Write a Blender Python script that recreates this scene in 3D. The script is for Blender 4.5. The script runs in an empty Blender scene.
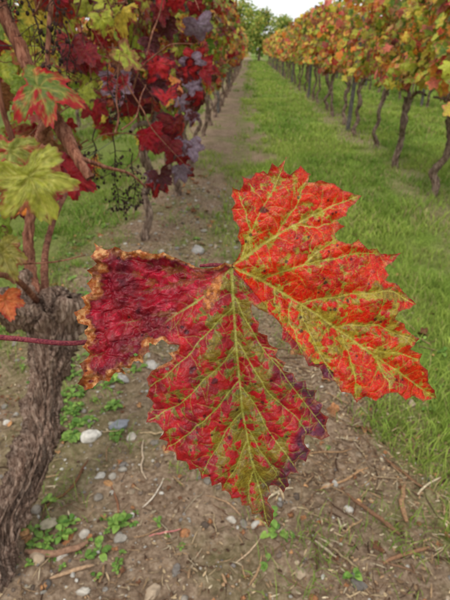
import bpy, math, time, numpy as np
from mathutils import Vector, geometry
T0=time.time()
def tick(s): print('TIME',s,round(time.time()-T0,1))
rng=np.random.default_rng(7)
sc=bpy.context.scene

def L(r,g,b):
    f=lambda c:(c/255/12.92) if c/255<=0.04045 else ((c/255+0.055)/1.055)**2.4
    return np.array([f(r),f(g),f(b)])
_tab=np.random.default_rng(99).random((256,256))
def vnoise(x,y,s=0):
    x=np.asarray(x,float)+s*17.31; y=np.asarray(y,float)+s*9.77
    xf=np.floor(x);yf=np.floor(y);xi=xf.astype(int); yi=yf.astype(int)
    fx=x-xf; fy=y-yf; fx=fx*fx*(3-2*fx); fy=fy*fy*(3-2*fy)
    a=_tab[xi&255,yi&255];b=_tab[(xi+1)&255,yi&255];c=_tab[xi&255,(yi+1)&255];d=_tab[(xi+1)&255,(yi+1)&255]
    return (a*(1-fx)+b*fx)*(1-fy)+(c*(1-fx)+d*fx)*fy
def fbm(x,y,s=0,o=4):
    t=0;a=.5;n=0
    for i in range(o):
        t=t+a*vnoise(np.asarray(x)*2**i,np.asarray(y)*2**i,s+i*3.1);n+=a;a*=.5
    return t/n
def sm(a,b,x):
    t=np.clip((np.asarray(x,float)-a)/(b-a),0,1);return t*t*(3-2*t)
def mix(a,b,t):
    t=np.asarray(t)
    if t.ndim==1: t=t[:,None]
    return a*(1-t)+b*t

def make(name,V,F,mat,col=None,smooth=True,parent=None):
    V=np.asarray(V,np.float32);F=np.asarray(F,np.int32)
    k=F.shape[1]
    me=bpy.data.meshes.new(name)
    me.vertices.add(len(V));me.vertices.foreach_set('co',V.ravel())
    me.loops.add(F.size);me.loops.foreach_set('vertex_index',F.ravel())
    me.polygons.add(len(F));me.polygons.foreach_set('loop_start',np.arange(0,F.size,k,dtype=np.int32))
    me.update(calc_edges=True)
    if smooth: me.polygons.foreach_set('use_smooth',np.ones(len(me.polygons),bool))
    if col is not None:
        at=me.attributes.new('Col','FLOAT_COLOR','POINT')
        c=np.ones((len(V),4),np.float32);c[:,:3]=col
        at.data.foreach_set('color',c.ravel())
    me.materials.append(mat)
    ob=bpy.data.objects.new(name,me);sc.collection.objects.link(ob)
    if parent: ob.parent=parent
    return ob

# ---------------- materials
def newmat(name):
    m=bpy.data.materials.new(name);m.use_nodes=True
    nt=m.node_tree;nt.nodes.clear()
    out=nt.nodes.new('ShaderNodeOutputMaterial')
    return m,nt,out
def leaf_mat(name,rough=.5,spec=.35,trans=.25,nscale=60,bump=.15,var=.35,bdist=.002,detail=4):
    m,nt,out=newmat(name);N=nt.nodes.new;l=nt.links.new
    at=N('ShaderNodeAttribute');at.attribute_name='Col'
    tc=N('ShaderNodeTexCoord')
    no=N('ShaderNodeTexNoise');no.inputs['Scale'].default_value=nscale;no.inputs['Detail'].default_value=detail
    l(tc.outputs['Object'],no.inputs['Vector'])
    mr=N('ShaderNodeMapRange');mr.inputs[1].default_value=.3;mr.inputs[2].default_value=.7
    mr.inputs[3].default_value=1-var;mr.inputs[4].default_value=1+var
    l(no.outputs['Fac'],mr.inputs[0])
    mx=N('ShaderNodeVectorMath');mx.operation='SCALE'
    l(at.outputs['Color'],mx.inputs[0]);l(mr.outputs[0],mx.inputs['Scale'])
    p=N('ShaderNodeBsdfPrincipled');p.inputs['Roughness'].default_value=rough
    p.inputs['Specular IOR Level'].default_value=spec
    l(mx.outputs[0],p.inputs['Base Color'])
    if bump>0:
        bp=N('ShaderNodeBump');bp.inputs['Strength'].default_value=bump;bp.inputs['Distance'].default_value=bdist
        l(no.outputs['Fac'],bp.inputs['Height']);l(bp.outputs[0],p.inputs['Normal'])
    if trans>0:
        t=N('ShaderNodeBsdfTranslucent');l(mx.outputs[0],t.inputs['Color'])
        ms=N('ShaderNodeMixShader');ms.inputs[0].default_value=trans
        l(p.outputs[0],ms.inputs[1]);l(t.outputs[0],ms.inputs[2]);l(ms.outputs[0],out.inputs[0])
    else: l(p.outputs[0],out.inputs[0])
    return m
M_hero=leaf_mat('hero_leaf_mat',.42,.3,.15,1400,.3,.2,.0003,6)
M_leaf=leaf_mat('vine_leaf_mat',.5,.3,.3,90,.2,.3)
M_grass=leaf_mat('grass_mat',.6,.2,.25,20,0,.25,detail=1)
M_weed=leaf_mat('weed_mat',.5,.3,.2,80,.1,.3)
M_bits=leaf_mat('litter_mat',.85,.15,0,150,.4,.35)
M_stone=leaf_mat('stone_mat',.85,.2,0,70,.5,.25,.004)

def bark_mat(name,c1,c2,c3,sc_=(60,60,9),bump=.9,bd=.006):
    m,nt,out=newmat(name);N=nt.nodes.new;l=nt.links.new
    tc=N('ShaderNodeTexCoord');mp=N('ShaderNodeMapping');mp.inputs['Scale'].default_value=sc_
    l(tc.outputs['Object'],mp.inputs[0])
    n1=N('ShaderNodeTexNoise');n1.inputs['Scale'].default_value=1;n1.inputs['Detail'].default_value=8;n1.inputs['Roughness'].default_value=.72;n1.inputs['Distortion'].default_value=.6
    l(mp.outputs[0],n1.inputs['Vector'])
    n2=N('ShaderNodeTexNoise');n2.inputs['Scale'].default_value=22;n2.inputs['Detail'].default_value=4
    l(tc.outputs['Object'],n2.inputs['Vector'])
    r=N('ShaderNodeValToRGB');e=r.color_ramp.elements
    e[0].position=.34;e[0].color=(*c1,1);e[1].position=.68;e[1].color=(*c3,1)
    x=e.new(.48);x.color=(*c2,1)
    l(n1.outputs['Fac'],r.inputs[0])
    mr=N('ShaderNodeMapRange');mr.inputs[1].default_value=.3;mr.inputs[2].default_value=.7;mr.inputs[3].default_value=.6;mr.inputs[4].default_value=1.35
    l(n2.outputs['Fac'],mr.inputs[0])
    s=N('ShaderNodeVectorMath');s.operation='SCALE';l(r.outputs[0],s.inputs[0]);l(mr.outputs[0],s.inputs['Scale'])
    p=N('ShaderNodeBsdfPrincipled');p.inputs['Roughness'].default_value=.85;p.inputs['Specular IOR Level'].default_value=.2
    l(s.outputs[0],p.inputs['Base Color'])
    b=N('ShaderNodeBump');b.inputs['Strength'].default_value=bump;b.inputs['Distance'].default_value=bd
    l(n1.outputs['Fac'],b.inputs['Height']);l(b.outputs[0],p.inputs['Normal']);l(p.outputs[0],out.inputs[0])
    return m
M_bark=bark_mat('vine_bark',L(44,32,27),L(114,92,78),L(176,156,138))
M_oldbark=bark_mat('old_vine_bark',L(46,31,25),L(128,102,86),L(200,176,156),(130,130,12),.9,.009)
M_cane=bark_mat('cane_bark',L(66,34,27),L(122,76,58),L(168,122,98),(150,150,20),.5)
M_petiole=bark_mat('petiole_skin',L(74,22,36),L(112,44,54),L(146,80,74),(700,700,120),.1)
M_dark=bark_mat('dried_stalk',L(26,18,18),L(54,38,34),L(88,68,58),(200,200,200),.4)
M_metal=bark_mat('weathered_post',L(60,58,58),L(96,92,88),L(132,126,120),(50,50,8),.3)

# ---------------- geometry helpers
def tube(P,R,n=8,bark=0,seed=0,deep=0):
    P=np.asarray(P,float);R=np.asarray(R,float);m=len(P)
    T=np.gradient(P,axis=0);T/=np.linalg.norm(T,axis=1)[:,None]+1e-9
    u=np.cross(T[0],[0.3,.9,.2]);u/=np.linalg.norm(u)
    a=np.linspace(0,2*np.pi,n,endpoint=False);Us=[];Ws=[]
    for i in range(m):
        u=u-T[i]*np.dot(u,T[i]);u=u/(np.linalg.norm(u)+1e-9);Us.append(u);Ws.append(np.cross(T[i],u))
    Us=np.array(Us);Ws=np.array(Ws)
    r=np.repeat(R[:,None],n,1)
    if bark:
        ln=np.concatenate([[0],np.cumsum(np.linalg.norm(np.diff(P,axis=0),axis=1))]);k=(ln/max(R.mean(),.001))[:,None];aa=a[None]
        f=fbm(1.6*np.cos(aa)+k*.35+seed,1.6*np.sin(aa)+k*.25,seed,3)-.5
        g=fbm(5*np.cos(aa+k*.12)+k*.25,5*np.sin(aa+k*.12)+k*.1+seed,seed+5,4)-.5
        r=r*(1+bark*(1.1*f+.95*g))
        if deep:
            tw=aa+k*.16+ (vnoise(k*.5,k*0,seed+2)-.5)*.8
            h=fbm(11*np.cos(tw)+k*.10,11*np.sin(tw)+seed+k*.13,seed+9,4)
            kn=sm(.62,.8,fbm(2.2*np.cos(aa)+k*.55,2.2*np.sin(aa)+k*.5+seed,seed+30,2))
            r=r*(1+deep*np.abs(h-.5)*2.2-deep*.3+ .34*kn)
    V=P[:,None]+(r*np.cos(a))[...,None]*Us[:,None]+(r*np.sin(a))[...,None]*Ws[:,None]
    i=np.arange(m-1)[:,None]*n;j=np.arange(n)[None];j2=(j+1)%n
    F=np.stack([i+j,i+j2,i+n+j2,i+n+j],-1).reshape(-1,4)
    return V.reshape(-1,3),F
def spline(P,R,m):
    P=np.asarray(P,float);t=np.linspace(0,len(P)-1,m);i=np.minimum(t.astype(int),len(P)-2);f=(t-i)[:,None]
    p0=P[np.maximum(i-1,0)];p1=P[i];p2=P[i+1];p3=P[np.minimum(i+2,len(P)-1)]
    out=.5*((2*p1)+(-p0+p2)*f+(2*p0-5*p1+4*p2-p3)*f*f+(-p0+3*p1-3*p2+p3)*f**3)
    return out,np.interp(t,np.arange(len(R)),R)
class Acc:
    def __init__(s): s.V=[];s.F=[];s.C=[];s.n=0
    def add(s,V,F,C=None):
        s.V.append(V);s.F.append(F+s.n);s.n+=len(V)
        if C is not None: s.C.append(np.broadcast_to(C,(len(V),3)))
    def make(s,name,mat,**k):
        return make(name,np.concatenate(s.V),np.concatenate(s.F),mat,np.concatenate(s.C) if s.C else None,**k)
    def tube(s,P,R,m=None,n=8,bark=0,seed=0,C=None,deep=0):
        if m: P,R=spline(P,R,m)
        V,F=tube(P,R,n,bark,seed,deep);s.add(V,F,C)

# ================= HERO LEAF (local units: 1 = 0.5 mm, origin at the petiole joint)
OUT=[(232,264),(238,257),(241,247),(237,238),(239,230),(233,222),(231,212),(235,207),(231,200),(232,191),(239,194),(243,187),(241,180),(249,183),(255,176),(262,174),(266,177),(270,168),(276,172),(284,162),(281,175),(287,180),(297,171),(307,179),(304,187),(316,185),(329,188),(343,195),(358,198),(350,207),(343,212),(341,219),(333,222),(339,229),(331,235),(334,242),(345,246),(352,241),(362,250),(372,249),(378,254),(397,253),(389,262),(380,268),(385,275),(380,280),(392,283),(402,293),(412,303),(404,308),(394,310),(390,317),(400,322),(404,330),(416,337),(411,343),(407,347),(418,352),(417,361),(427,369),(429,380),(437,390),(442,400),(426,402),(414,396),(405,399),(396,391),(384,392),(374,399),(363,394),(354,400),(348,390),(338,389),(333,379),(322,376),(318,366),(306,363),(301,353),(291,351),(287,341),(279,338),(281,327),(275,318),(266,312),(257,308),(251,303),
(252,314),(258,321),(257,330),(266,333),(268,342),(277,346),(274,354),(284,359),(281,367),(291,370),(295,378),(304,377),(305,386),(316,388),(314,397),(322,402),(319,409),(328,415),(325,424),(330,435),(320,438),(312,434),(304,432),(303,440),(310,448),(305,459),(298,455),(294,461),(298,471),(290,468),(286,474),(289,483),(284,493),(277,486),(270,488),(272,497),(268,503),(275,512),(274,522),(270,535),(264,525),(260,516),(252,515),(250,507),(242,506),(240,497),(232,499),(228,490),(222,489),(221,479),(212,482),(210,472),(202,475),(199,465),(190,467),(187,458),(177,459),(176,450),(165,449),(168,440),(160,436),(165,428),(158,420),(147,420),(149,410),(154,401),(147,394),(151,385),(148,376),(153,369),(161,363),(166,361),(175,356),(170,350),(179,348),(181,343),(171,342),(164,337),(158,343),(151,341),(153,349),(147,352),(146,361),(137,358),(134,365),(126,364),(129,372),(119,369),(112,379),(103,378),(95,386),(86,389),(81,381),(87,371),(82,362),(90,353),(84,345),(90,338),(86,330),(90,325),(80,322),(77,311),(87,304),(83,296),(94,291),(89,283),(95,277),(90,270),(101,264),(95,257),(99,250),(96,243),(108,250),(119,247),(130,252),(142,250),(153,254),(166,253),(178,258),(190,263),(203,268),(216,267),(225,263)]
O=np.array(OUT,float);O=np.stack([O[:,0]-232,266-O[:,1]],1)
B=[]
for i in range(len(O)):
    a=O[i];b=O[(i+1)%len(O)];d=b-a;ln=np.hypot(*d);k=max(2,int(ln/1.1))
    nn=np.array([d[1],-d[0]])/ln
    for q in range(k):
        t=q/k;p=a+d*t
        off=math.sin(t*math.pi)*(.05*ln)+ (float(vnoise(p[0]*.6,p[1]*.6,3))-.5)*.9
        B.append(p+nn*off)
B=np.array(B)
def inside(P,B):
    r=np.zeros(len(P),bool);a=B;b=np.roll(B,-1,0)
    for i in range(len(a)):
        y1,y2=a[i,1],b[i,1]
        if y1==y2: continue
        c=((P[:,1]<max(y1,y2))&(P[:,1]>=min(y1,y2)))
        xi=a[i,0]+(P[:,1]-y1)*(b[i,0]-a[i,0])/(y2-y1)
        r^=c&(P[:,0]<xi)
    return r
sp=.85
gx,gy=np.meshgrid(np.arange(-160,215,sp),np.arange(-275,108,sp*.87))
gx=gx+(np.arange(gx.shape[0])%2)[:,None]*sp*.5
G=np.stack([gx.ravel(),gy.ravel()],1)
G=G[inside(G,B)]
def dmin(P,Q):
    o=np.empty(len(P));P=P.astype(np.float32);Q=Q.astype(np.float32);q2=(Q**2).sum(1)
    for i in range(0,len(P),8000):
        p=P[i:i+8000];o[i:i+8000]=np.sqrt(np.maximum(((p**2).sum(1)[:,None]+q2-2*p@Q.T).min(1),0))
    return o
dG=dmin(G,B);G=G[dG>.5]
pts=np.concatenate([B,G]);nb=len(B)
edges=[(i,(i+1)%nb) for i in range(nb)]
res=geometry.delaunay_2d_cdt([Vector(p) for p in pts],edges,[],1,1e-5)
H=np.array([(v.x,v.y) for v in res[0]]);T=np.array([f for f in res[2] if len(f)==3])
tick('cdt')
e1=H[T[:,1]]-H[T[:,0]];e2=H[T[:,2]]-H[T[:,0]];cr=e1[:,0]*e2[:,1]-e1[:,1]*e2[:,0]
T[cr<0]=T[cr<0][:,::-1]
def Q(l): return [np.array([x-232,266-y],float) for x,y in l]
mains=[Q([(232,266),(262,280),(300,303),(350,337),(400,372),(440,399)]),
       Q([(232,266),(258,248),(290,228),(325,210),(356,198)]),
       Q([(232,266),(234,310),(238,370),(246,430),(257,480),(270,533)]),
       Q([(232,266),(205,276),(170,285),(130,294),(82,312)]),
       Q([(232,266),(212,290),(180,312),(140,340),(86,385)]) ]
secs=[Q(l) for l in [
 [(240,260),(255,225),(270,195),(283,165)],[(250,254),(248,225),(238,195)],[(272,239),(292,210),(305,181)],
 [(290,228),(315,228),(333,222)],[(262,280),(300,266),(345,256),(396,253)],[(300,266),(335,240),(352,243)],[(300,303),(345,295),(380,290),(410,303)],
 [(335,326),(375,325),(412,340)],[(365,347),(395,352),(418,358)],[(300,303),(310,335),(334,378)],[(275,287),(275,305),(281,325)],
 [(340,331),(350,360),(354,396)],[(375,354),(385,375),(388,390)],[(290,297),(290,320),(300,352)],
 [(233,295),(255,335),(285,375),(328,432)],[(236,340),(262,380),(290,410),(305,430)],[(240,385),(265,420),(297,468)],[(246,428),(264,455),(286,488)],[(252,458),(262,480),(271,495)],
 [(233,305),(205,335),(175,365),(150,385)],[(236,345),(208,375),(180,400),(150,418)],[(239,380),(212,410),(188,430),(168,447)],[(243,410),(222,435),(203,472)],[(249,442),(236,465),(222,488)],[(255,472),(250,490),(250,505)],
 [(262,345),(285,350),(276,346)],[(270,355),(300,375),(314,390)],
 [(205,276),(170,268),(130,258),(98,245)],[(170,285),(135,275),(95,270)],[(150,290),(118,310),(88,325)],[(180,312),(150,315),(115,325),(88,335)],[(150,333),(120,345),(88,358)]]]
SEG=[]
def addv(pl,w0,w1,lev):
    n=len(pl)-1
    for i in range(n):
        SEG.append((pl[i],pl[i+1],w0+(w1-w0)*i/n,w0+(w1-w0)*(i+1)/n,lev))
def wig(pl,a,s):
    P3,_=spline([(p[0],p[1],0) for p in pl],[0]*len(pl),len(pl)*5)
    P=P3[:,:2].copy();k=np.arange(len(P));P[1:-1,0]+=a*(vnoise(k*.5,k*0+s,1)-.5)[1:-1]*2;P[1:-1,1]+=a*(vnoise(k*.5,k*0+s,2)-.5)[1:-1]*2
    return P
r2=np.random.default_rng(5)
allp=[]
for i,p in enumerate(mains): q=wig(p,1.0,i);allp.append((q,0));addv(q,1.45,.5,0)
for i,p in enumerate(secs): q=wig(p,2.2,i+20);allp.append((q,1));addv(q,.75,.4,1)
for q,lv in allp:
    seg=np.hypot(*np.diff(q,axis=0).T);cum=np.concatenate([[0],np.cumsum(seg)])
    s=6+4*r2.random();side=1
    while s<cum[-1]-5:
        x=np.interp(s,cum,q[:,0]);y=np.interp(s,cum,q[:,1]);i=min(np.searchsorted(cum,s),len(q)-1)
        t=q[i]-q[i-1];t/=np.hypot(*t)+1e-9
        an=math.atan2(t[1],t[0])+side*(.85+.4*r2.random());ln=(9+16*r2.random())*(1 if lv else 1.1)
        pl=[np.array([x,y])]
        for k in range(5):
            an+=(r2.random()-.5)*.9;pl.append(pl[-1]+ln/5*np.array([math.cos(an),math.sin(an)]))
        addv(pl,.52,.3,2);side=-side;s+=4+3.5*r2.random()
A_=np.array([s[0] for s in SEG],np.float32);B_=np.array([s[1] for s in SEG],np.float32);W0=np.array([s[2] for s in SEG],np.float32);W1=np.array([s[3] for s in SEG],np.float32);LV=np.array([s[4] for s in SEG])
def vein(P):
    n=len(P);P=P.astype(np.float32);vm=np.zeros(n);d01=np.full(n,99.);d0=np.full(n,99.);d2=np.full(n,99.);v2=np.zeros(n)
    AB=B_-A_;LL=(AB**2).sum(1)+1e-9
    for i in range(0,n,2500):
        p=P[i:i+2500]
        ax=p[:,0:1]-A_[:,0];ay=p[:,1:2]-A_[:,1]
        t=np.clip((ax*AB[:,0]+ay*AB[:,1])/LL,0,1)
        d=np.sqrt((ax-t*AB[:,0])**2+(ay-t*AB[:,1])**2);w=W0+(W1-W0)*t
        m=np.clip(1.4-d/w,0,1);vm[i:i+2500]=m[:,LV<2].max(1)
        v2[i:i+2500]=m[:,LV==2].max(1)
        d01[i:i+2500]=d[:,LV<2].min(1);d0[i:i+2500]=d[:,LV==0].min(1);d2[i:i+2500]=d.min(1)
    return vm,v2,d0,d01,d2
vm,v2,d0,d01,d2=vein(H)
de=dmin(H,B)
def voro(P,s,seed):
    x=P[:,0]/s;y=P[:,1]/s;xi=np.floor(x).astype(int);yi=np.floor(y).astype(int)
    f1=np.full(len(P),9.);f2=f1.copy();idr=np.zeros(len(P))
    for a in(-1,0,1):
        for b in(-1,0,1):
            cx=(xi+a+seed*7)&255;cy=(yi+b+seed*3)&255
            sx=xi+a+_tab[cx,cy];sy=yi+b+_tab[cy,(cx+31)&255]
            d=np.hypot(sx-x,sy-y);idn=_tab[(cx+91)&255,cy]
            c1=d<f1;f2=np.where(c1,f1,np.minimum(f2,d));idr=np.where(c1,idn,idr);f1=np.where(c1,d,f1)
    return f1,f2,idr
WX=H+np.stack([vnoise(H[:,0]*.2,H[:,1]*.2,4),vnoise(H[:,0]*.2,H[:,1]*.2,6)],1)*5
f1,f2,cid=voro(WX,7.5,1);net=1-sm(.02,.20,f2-f1)
g1,g2,cid2=voro(WX+np.stack([vnoise(H[:,0]*.5,H[:,1]*.5,14),vnoise(H[:,0]*.5,H[:,1]*.5,16)],1)*2,3.6,5);net2=1-sm(.02,.3,g2-g1)
X=H[:,0]+232;Y=266-H[:,1]   # leaf-sheet coordinates
big=fbm(X/28,Y/28,2);med=fbm(X/11,Y/11,8);fine=fbm(X/3.2,Y/3.2,12,3);mid2=fbm(X/17,Y/17,15)
ang=np.degrees(np.arctan2(H[:,1],H[:,0]))
wC=np.where(ang>100,1.0,sm(-126,-150,ang-((big-.5)*40)-((med-.5)*20)))
wB=np.where((ang<-50),1-wC,0.0);wB=np.where((ang<0)&(ang>-62)&(Y>362)&(X<332)&(X-232<(Y-266)*.95),1.0,wB)
wB=np.clip(wB,0,1);wA=np.clip(1-wB-wC,0,1)
red=L(204,24,10);red2=L(154,10,16);orange=L(216,54,12);olive=L(108,102,28);ygreen=L(152,146,46);crims=L(146,14,30);crims2=L(184,24,38)
maro=L(88,12,28);purp=L(72,34,58);dgreen=L(84,94,34)
one=np.ones((len(H),1))
cA=mix(red*one,red2*one,sm(.4,.58,med)*.85);cA=mix(cA,orange*one,sm(.5,.7,mid2)*.4)
cA=mix(cA,red2*.75*one,sm(.6,.9,cid2)*.5*(1-net))
gz=np.exp(-(((X-335)/66)**2+((Y-325)/40)**2))*.44+np.exp(-(((X-262)/30)**2+((Y-262)/28)**2))*.22+.25
halo=np.exp(-(d01/3.6)**2)*.5+np.exp(-(d2/1.8)**2)*.3
gA=sm(.45,.68,gz*.75+halo*.5+(cid-.5)*.40+(cid2-.5)*.36+(med-.5)*1.0+net2*.07)
greenA=mix(olive*one,ygreen*one,sm(.35,.65,fine*.5+mid2*.5));cA=mix(cA,greenA,gA*.85)
cA=mix(cA,orange*1.0*one,net*.25*(1-gA));cA=mix(cA,L(172,116,40)*one,net2*.3);cA=mix(cA,ygreen*one,net*.3*gA)
cB=mix(crims*one,crims2*one,sm(.42,.62,med));cB=mix(cB,L(176,20,20)*one,sm(.42,.6,mid2)*.7)
ax=np.interp(Y,[266,370,430,533],[232,238,246,270]);lat=np.abs(X-ax)
gB=sm(.42,.64,np.exp(-(lat/26)**2)*.34+np.exp(-(lat/80)**2)*.20+halo*.34+(cid-.5)*.5+(cid2-.5)*.34+(med-.5)*1.2+.05*sm(300,400,Y)+.04)
greenB=mix(dgreen*one,olive*one,sm(.35,.65,mid2));greenB=mix(greenB,ygreen*one,np.clip(.25*net2+.3*net,0,1));cB=mix(cB,greenB,gB*.88)
cB=mix(cB,maro*one,sm(.60,.8,cid)*.4*(1-gB));cB=mix(cB,L(150,62,46)*one,net2*.28*(1-gB))
pe=sm(14,2,de)*sm(235,290,X)*sm(345,380,Y);cB=mix(cB,purp*one,np.clip(pe*.9+sm(285,330,X)*.45*sm(350,380,Y),0,.85)*sm(.25,.5,med+.1))
cB=mix(cB,maro*one,sm(215,330,Y)*.2*sm(.4,.6,big))
cC=mix(crims*one,L(172,20,46)*one,sm(.4,.6,med));cC=mix(cC,maro*one,sm(.46,.66,big)*.65)
cC=mix(cC,L(60,12,30)*one,sm(.56,.72,mid2)*.55)
cC=mix(cC,olive*one,sm(.5,.8,halo+(cid-.5)*.7+(med-.5))*.45*sm(110,150,X))
cC=mix(cC,L(186,90,100)*one,sm(.56,.74,fbm(X/8+big*3,Y/8,31))*.3);cC=mix(cC,L(130,44,60)*one,net2*.28)
col=cA*wA[:,None]+cB*wB[:,None]+cC*wC[:,None]
vA=L(176,164,70);vB=L(156,154,66);vC=L(128,50,54)
vc=vA*wA[:,None]+vB*wB[:,None]+vC*wC[:,None]
col=mix(col,vc,np.clip(vm*.8,0,1)*(1-.3*wC));col=mix(col,vc,v2*.36)
rimw=1.5+6.5*wC*sm(170,110,X)*sm(.28,.62,fbm(X/13,Y/13,41))+6*wC*np.exp(-(((X-108)/22)**2+((Y-256)/9)**2))+3.5*sm(.5,.7,fbm(X/16,Y/16,44))*(X>300)+2*wC
notch=np.exp(-(((X-160)/18)**2+((Y-352)/12)**2))
rimw=rimw+notch*6
rim=sm(1.1,.5,de/np.maximum(rimw,.1)+(fine-.5)*.9+(med-.5)*.8)
tan=mix(L(170,92,42)*one,L(208,154,98)*one,sm(.4,.7,fine));tan=mix(tan,L(96,46,30)*one,sm(.45,.65,med)*.8)
col=mix(col,L(60,16,24)*one,sm(1.7,1.0,de/np.maximum(rimw,.1)+(fine-.5)*.8)*.5*np.clip(wC+notch,0,1))
col=mix(col,tan,rim*np.clip(.4+wC+notch,0,1)*.95)
edge2=sm(2.2,.2,de)*(1-wC);col=mix(col,L(110,30,34)*one,edge2*.45)
pr=((X-213)*.88+(Y-292)*.42)**2/6.5**2+(-(X-213)*.42+(Y-292)*.9)**2/20**2
pr=pr+(med-.5)*1.2+(fine-.5)*.6;col=mix(col,mix(L(140,72,34)*one,L(182,112,52)*one,sm(.35,.65,fine)),sm(1.1,.8,pr)*.95)
spots=[(215,378,3.2),(193,367,3),(262,212,4.5),(250,236,2),(322,282,2),(345,300,2),(284,262,2.2),(205,412,2),(262,400,2),(230,436,2),(181,398,2.2),(196,365,2),(300,405,2),(372,318,1.8),(300,330,2),(278,475,2),(188,330,3),(140,310,3)]
for i in range(110): 
    q=H[r2.integers(len(H))];spots.append((q[0]+232,266-q[1],.6+1.1*r2.random()))
for sx,sy,sr in spots:
    d=np.hypot(X-sx,Y-sy)/sr+(fine-.5)*.9;col=mix(col,L(46,14,22)*one,sm(1.15,.65,d)*.75)
col=col*(1+.5*(fine[:,None]-.5)+.35*(med[:,None]-.5))
z=-.00030*(H**2).sum(1)
z+=3.8*(1-np.exp(-(d0/14)**2))+2.3*(1-np.exp(-(d01/6)**2))+.7*(1-np.exp(-(d2/2)**2))
z+=.4*(1-net)+.2*(1-net2)+ (med-.5)*3.6*(1+.3*wC)+(big-.5)*16
z+=(vm>.4)*.15
pa=(H[:,0]*.54+H[:,1]*.84)
z+=wA*(.20*np.abs(pa)-9*sm(50,110,pa)-7*sm(-20,-75,pa))
z+=wB*(.18*np.minimum(lat,60)-8*sm(45,85,lat))
wrk=fbm(X/19+Y/40+big*2,Y/17-X/60,51,3)
z+=wC*((wrk-.5)*17*sm(0,60,-H[:,0])+ .07*np.abs(H[:,1]+12)-2.2*np.exp(-((np.abs(fbm(X/22,Y/15,57)-.5))/.05)**2)*sm(15,50,-H[:,0]))
curl=sm(13,0,de);z+=curl*(wC*6.0*(fbm(X/13,Y/13,61)*1.6-.3)+(1-wC)*5.5*(fbm(X/22,Y/22,62)-.5)*2)
cx=H[T].mean(1);hx=cx[:,0]+232;hy=266-cx[:,1]
hole=np.zeros(len(T),bool)
for a,b,ra,rb in[(139,352,2.5,1.5),(96,262,2.2,1.2),(169,366,2.4,1.5),(271,352,1.3,1.0)]:
    hole|=((hx-a)/ra)**2+((hy-b)/rb)**2+(vnoise(hx,hy,3)-.5)<1
T=T[~hole]
U=.0005
hero=make('autumn_grape_leaf',np.stack([H[:,0]*1.012,H[:,1]*1.012,z],1)*U,T,M_hero,col*.93)
PITCH=26.6;YAW=2.6;HC=1.15
hero.rotation_euler=(math.radians(90-PITCH),0,math.radians(YAW));hero.location=(-.007,.231,1.053)
a=Acc()
a.tube([(-.30,-.022,-.12),(-.19,-.034,-.05),(-.118,-.0368,-.014),(-.074,-.0385,-.012),(-.03,-.022,-.013),(-.006,-.004,-.006),(.001,.0005,-.0005)],[.0024,.0020,.0014,.0013,.0012,.0012,.0012],60,12,.08)
a.tube([(-.016,.0005,-.003),(-.009,.0008,.0004),(-.001,.0002,.0010)],[.0008,.0010,.0009],14,10,.05)
a.make('petiole',M_petiole,parent=hero)
tick('hero')

# ================= generic leaves
def rleaf(th,seed):
    a=np.abs(th);r=.60+0*a
    for c,am,w in[(0,.40,.36),(.98,.32,.32),(1.95,.20,.38)]: r=np.maximum(r,.56+(am+.02)*np.exp(-((a-c)/w)**2))
    r=r*(1-sm(2.3,3.08,a)*.62)
    r=r*(1+.11*(np.abs(((th*5.4+seed*.37)%1)-.5)*2-.5)+.05*(np.abs(((th*12+seed*.7)%1)-.5)*2-.5)+.16*(vnoise(th*3+seed*5,th*0+seed,3)-.5))
    return r
def template(seed,nt_,nr):
    th=np.linspace(-np.pi,np.pi,nt_,endpoint=False);r=rleaf(th,seed)
    t=np.linspace(0,1,nr+1)[1:]
    R=np.outer(t,r);x=R*np.sin(th);y=R*np.cos(th)
    P=np.concatenate([[[0,0]],np.stack([x.ravel(),y.ravel()],1)])
    F=[];n=nt_
    j=np.arange(n);j2=(j+1)%n
    F.append(np.stack([j*0,1+j2,1+j],1))
    for k in range(nr-1):
        o=1+k*n;F.append(np.stack([o+j,o+j2,o+n+j2],1));F.append(np.stack([o+j,o+n+j2,o+n+j],1))
    F=np.concatenate(F)
    d=np.full(len(P),9.)
    for c,l in[(0,.95),(.98,.85),(-.98,.85),(1.95,.65),(-1.95,.65)]:
        u=np.array([math.sin(c),math.cos(c)]);s=P@u;q=np.abs(P[:,0]*u[1]-P[:,1]*u[0]);dd=np.where((s>0)&(s<l),q,9)
        d=np.minimum(d,dd)
        for f in(.25,.42,.6,.78):
            for sd in(-1,1):
                b=u*l*f;v=np.array([math.sin(c+sd*.75),math.cos(c+sd*.75)]);w=P-b;s=w@v;q=np.abs(w[:,0]*v[1]-w[:,1]*v[0])
                d=np.minimum(d,np.where((s>0)&(s<.34*(1-f*.5)),q*1.5,9))
    e=np.concatenate([[0],np.repeat(t,n)])
    wz=(fbm(P[:,0]*4+seed,P[:,1]*4,seed)-.5)*.28-.035*np.exp(-(d/.04)**2)
    blot=fbm(P[:,0]*6+seed*3,P[:,1]*6,seed+4)
    return dict(P=P,F=F,v=np.exp(-(d/.022)**2),halo=np.exp(-(d/.09)**2),e=e,z=wz,b=blot)
HI=[template(s,120,12) for s in(1,2,3,10,11)]
MD=[template(s,40,3) for s in(4,5,6)]
LO=[template(s,15,1) for s in(7,8,9)]
def norm(a): return a/(np.linalg.norm(a,axis=-1,keepdims=True)+1e-9)
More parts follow.
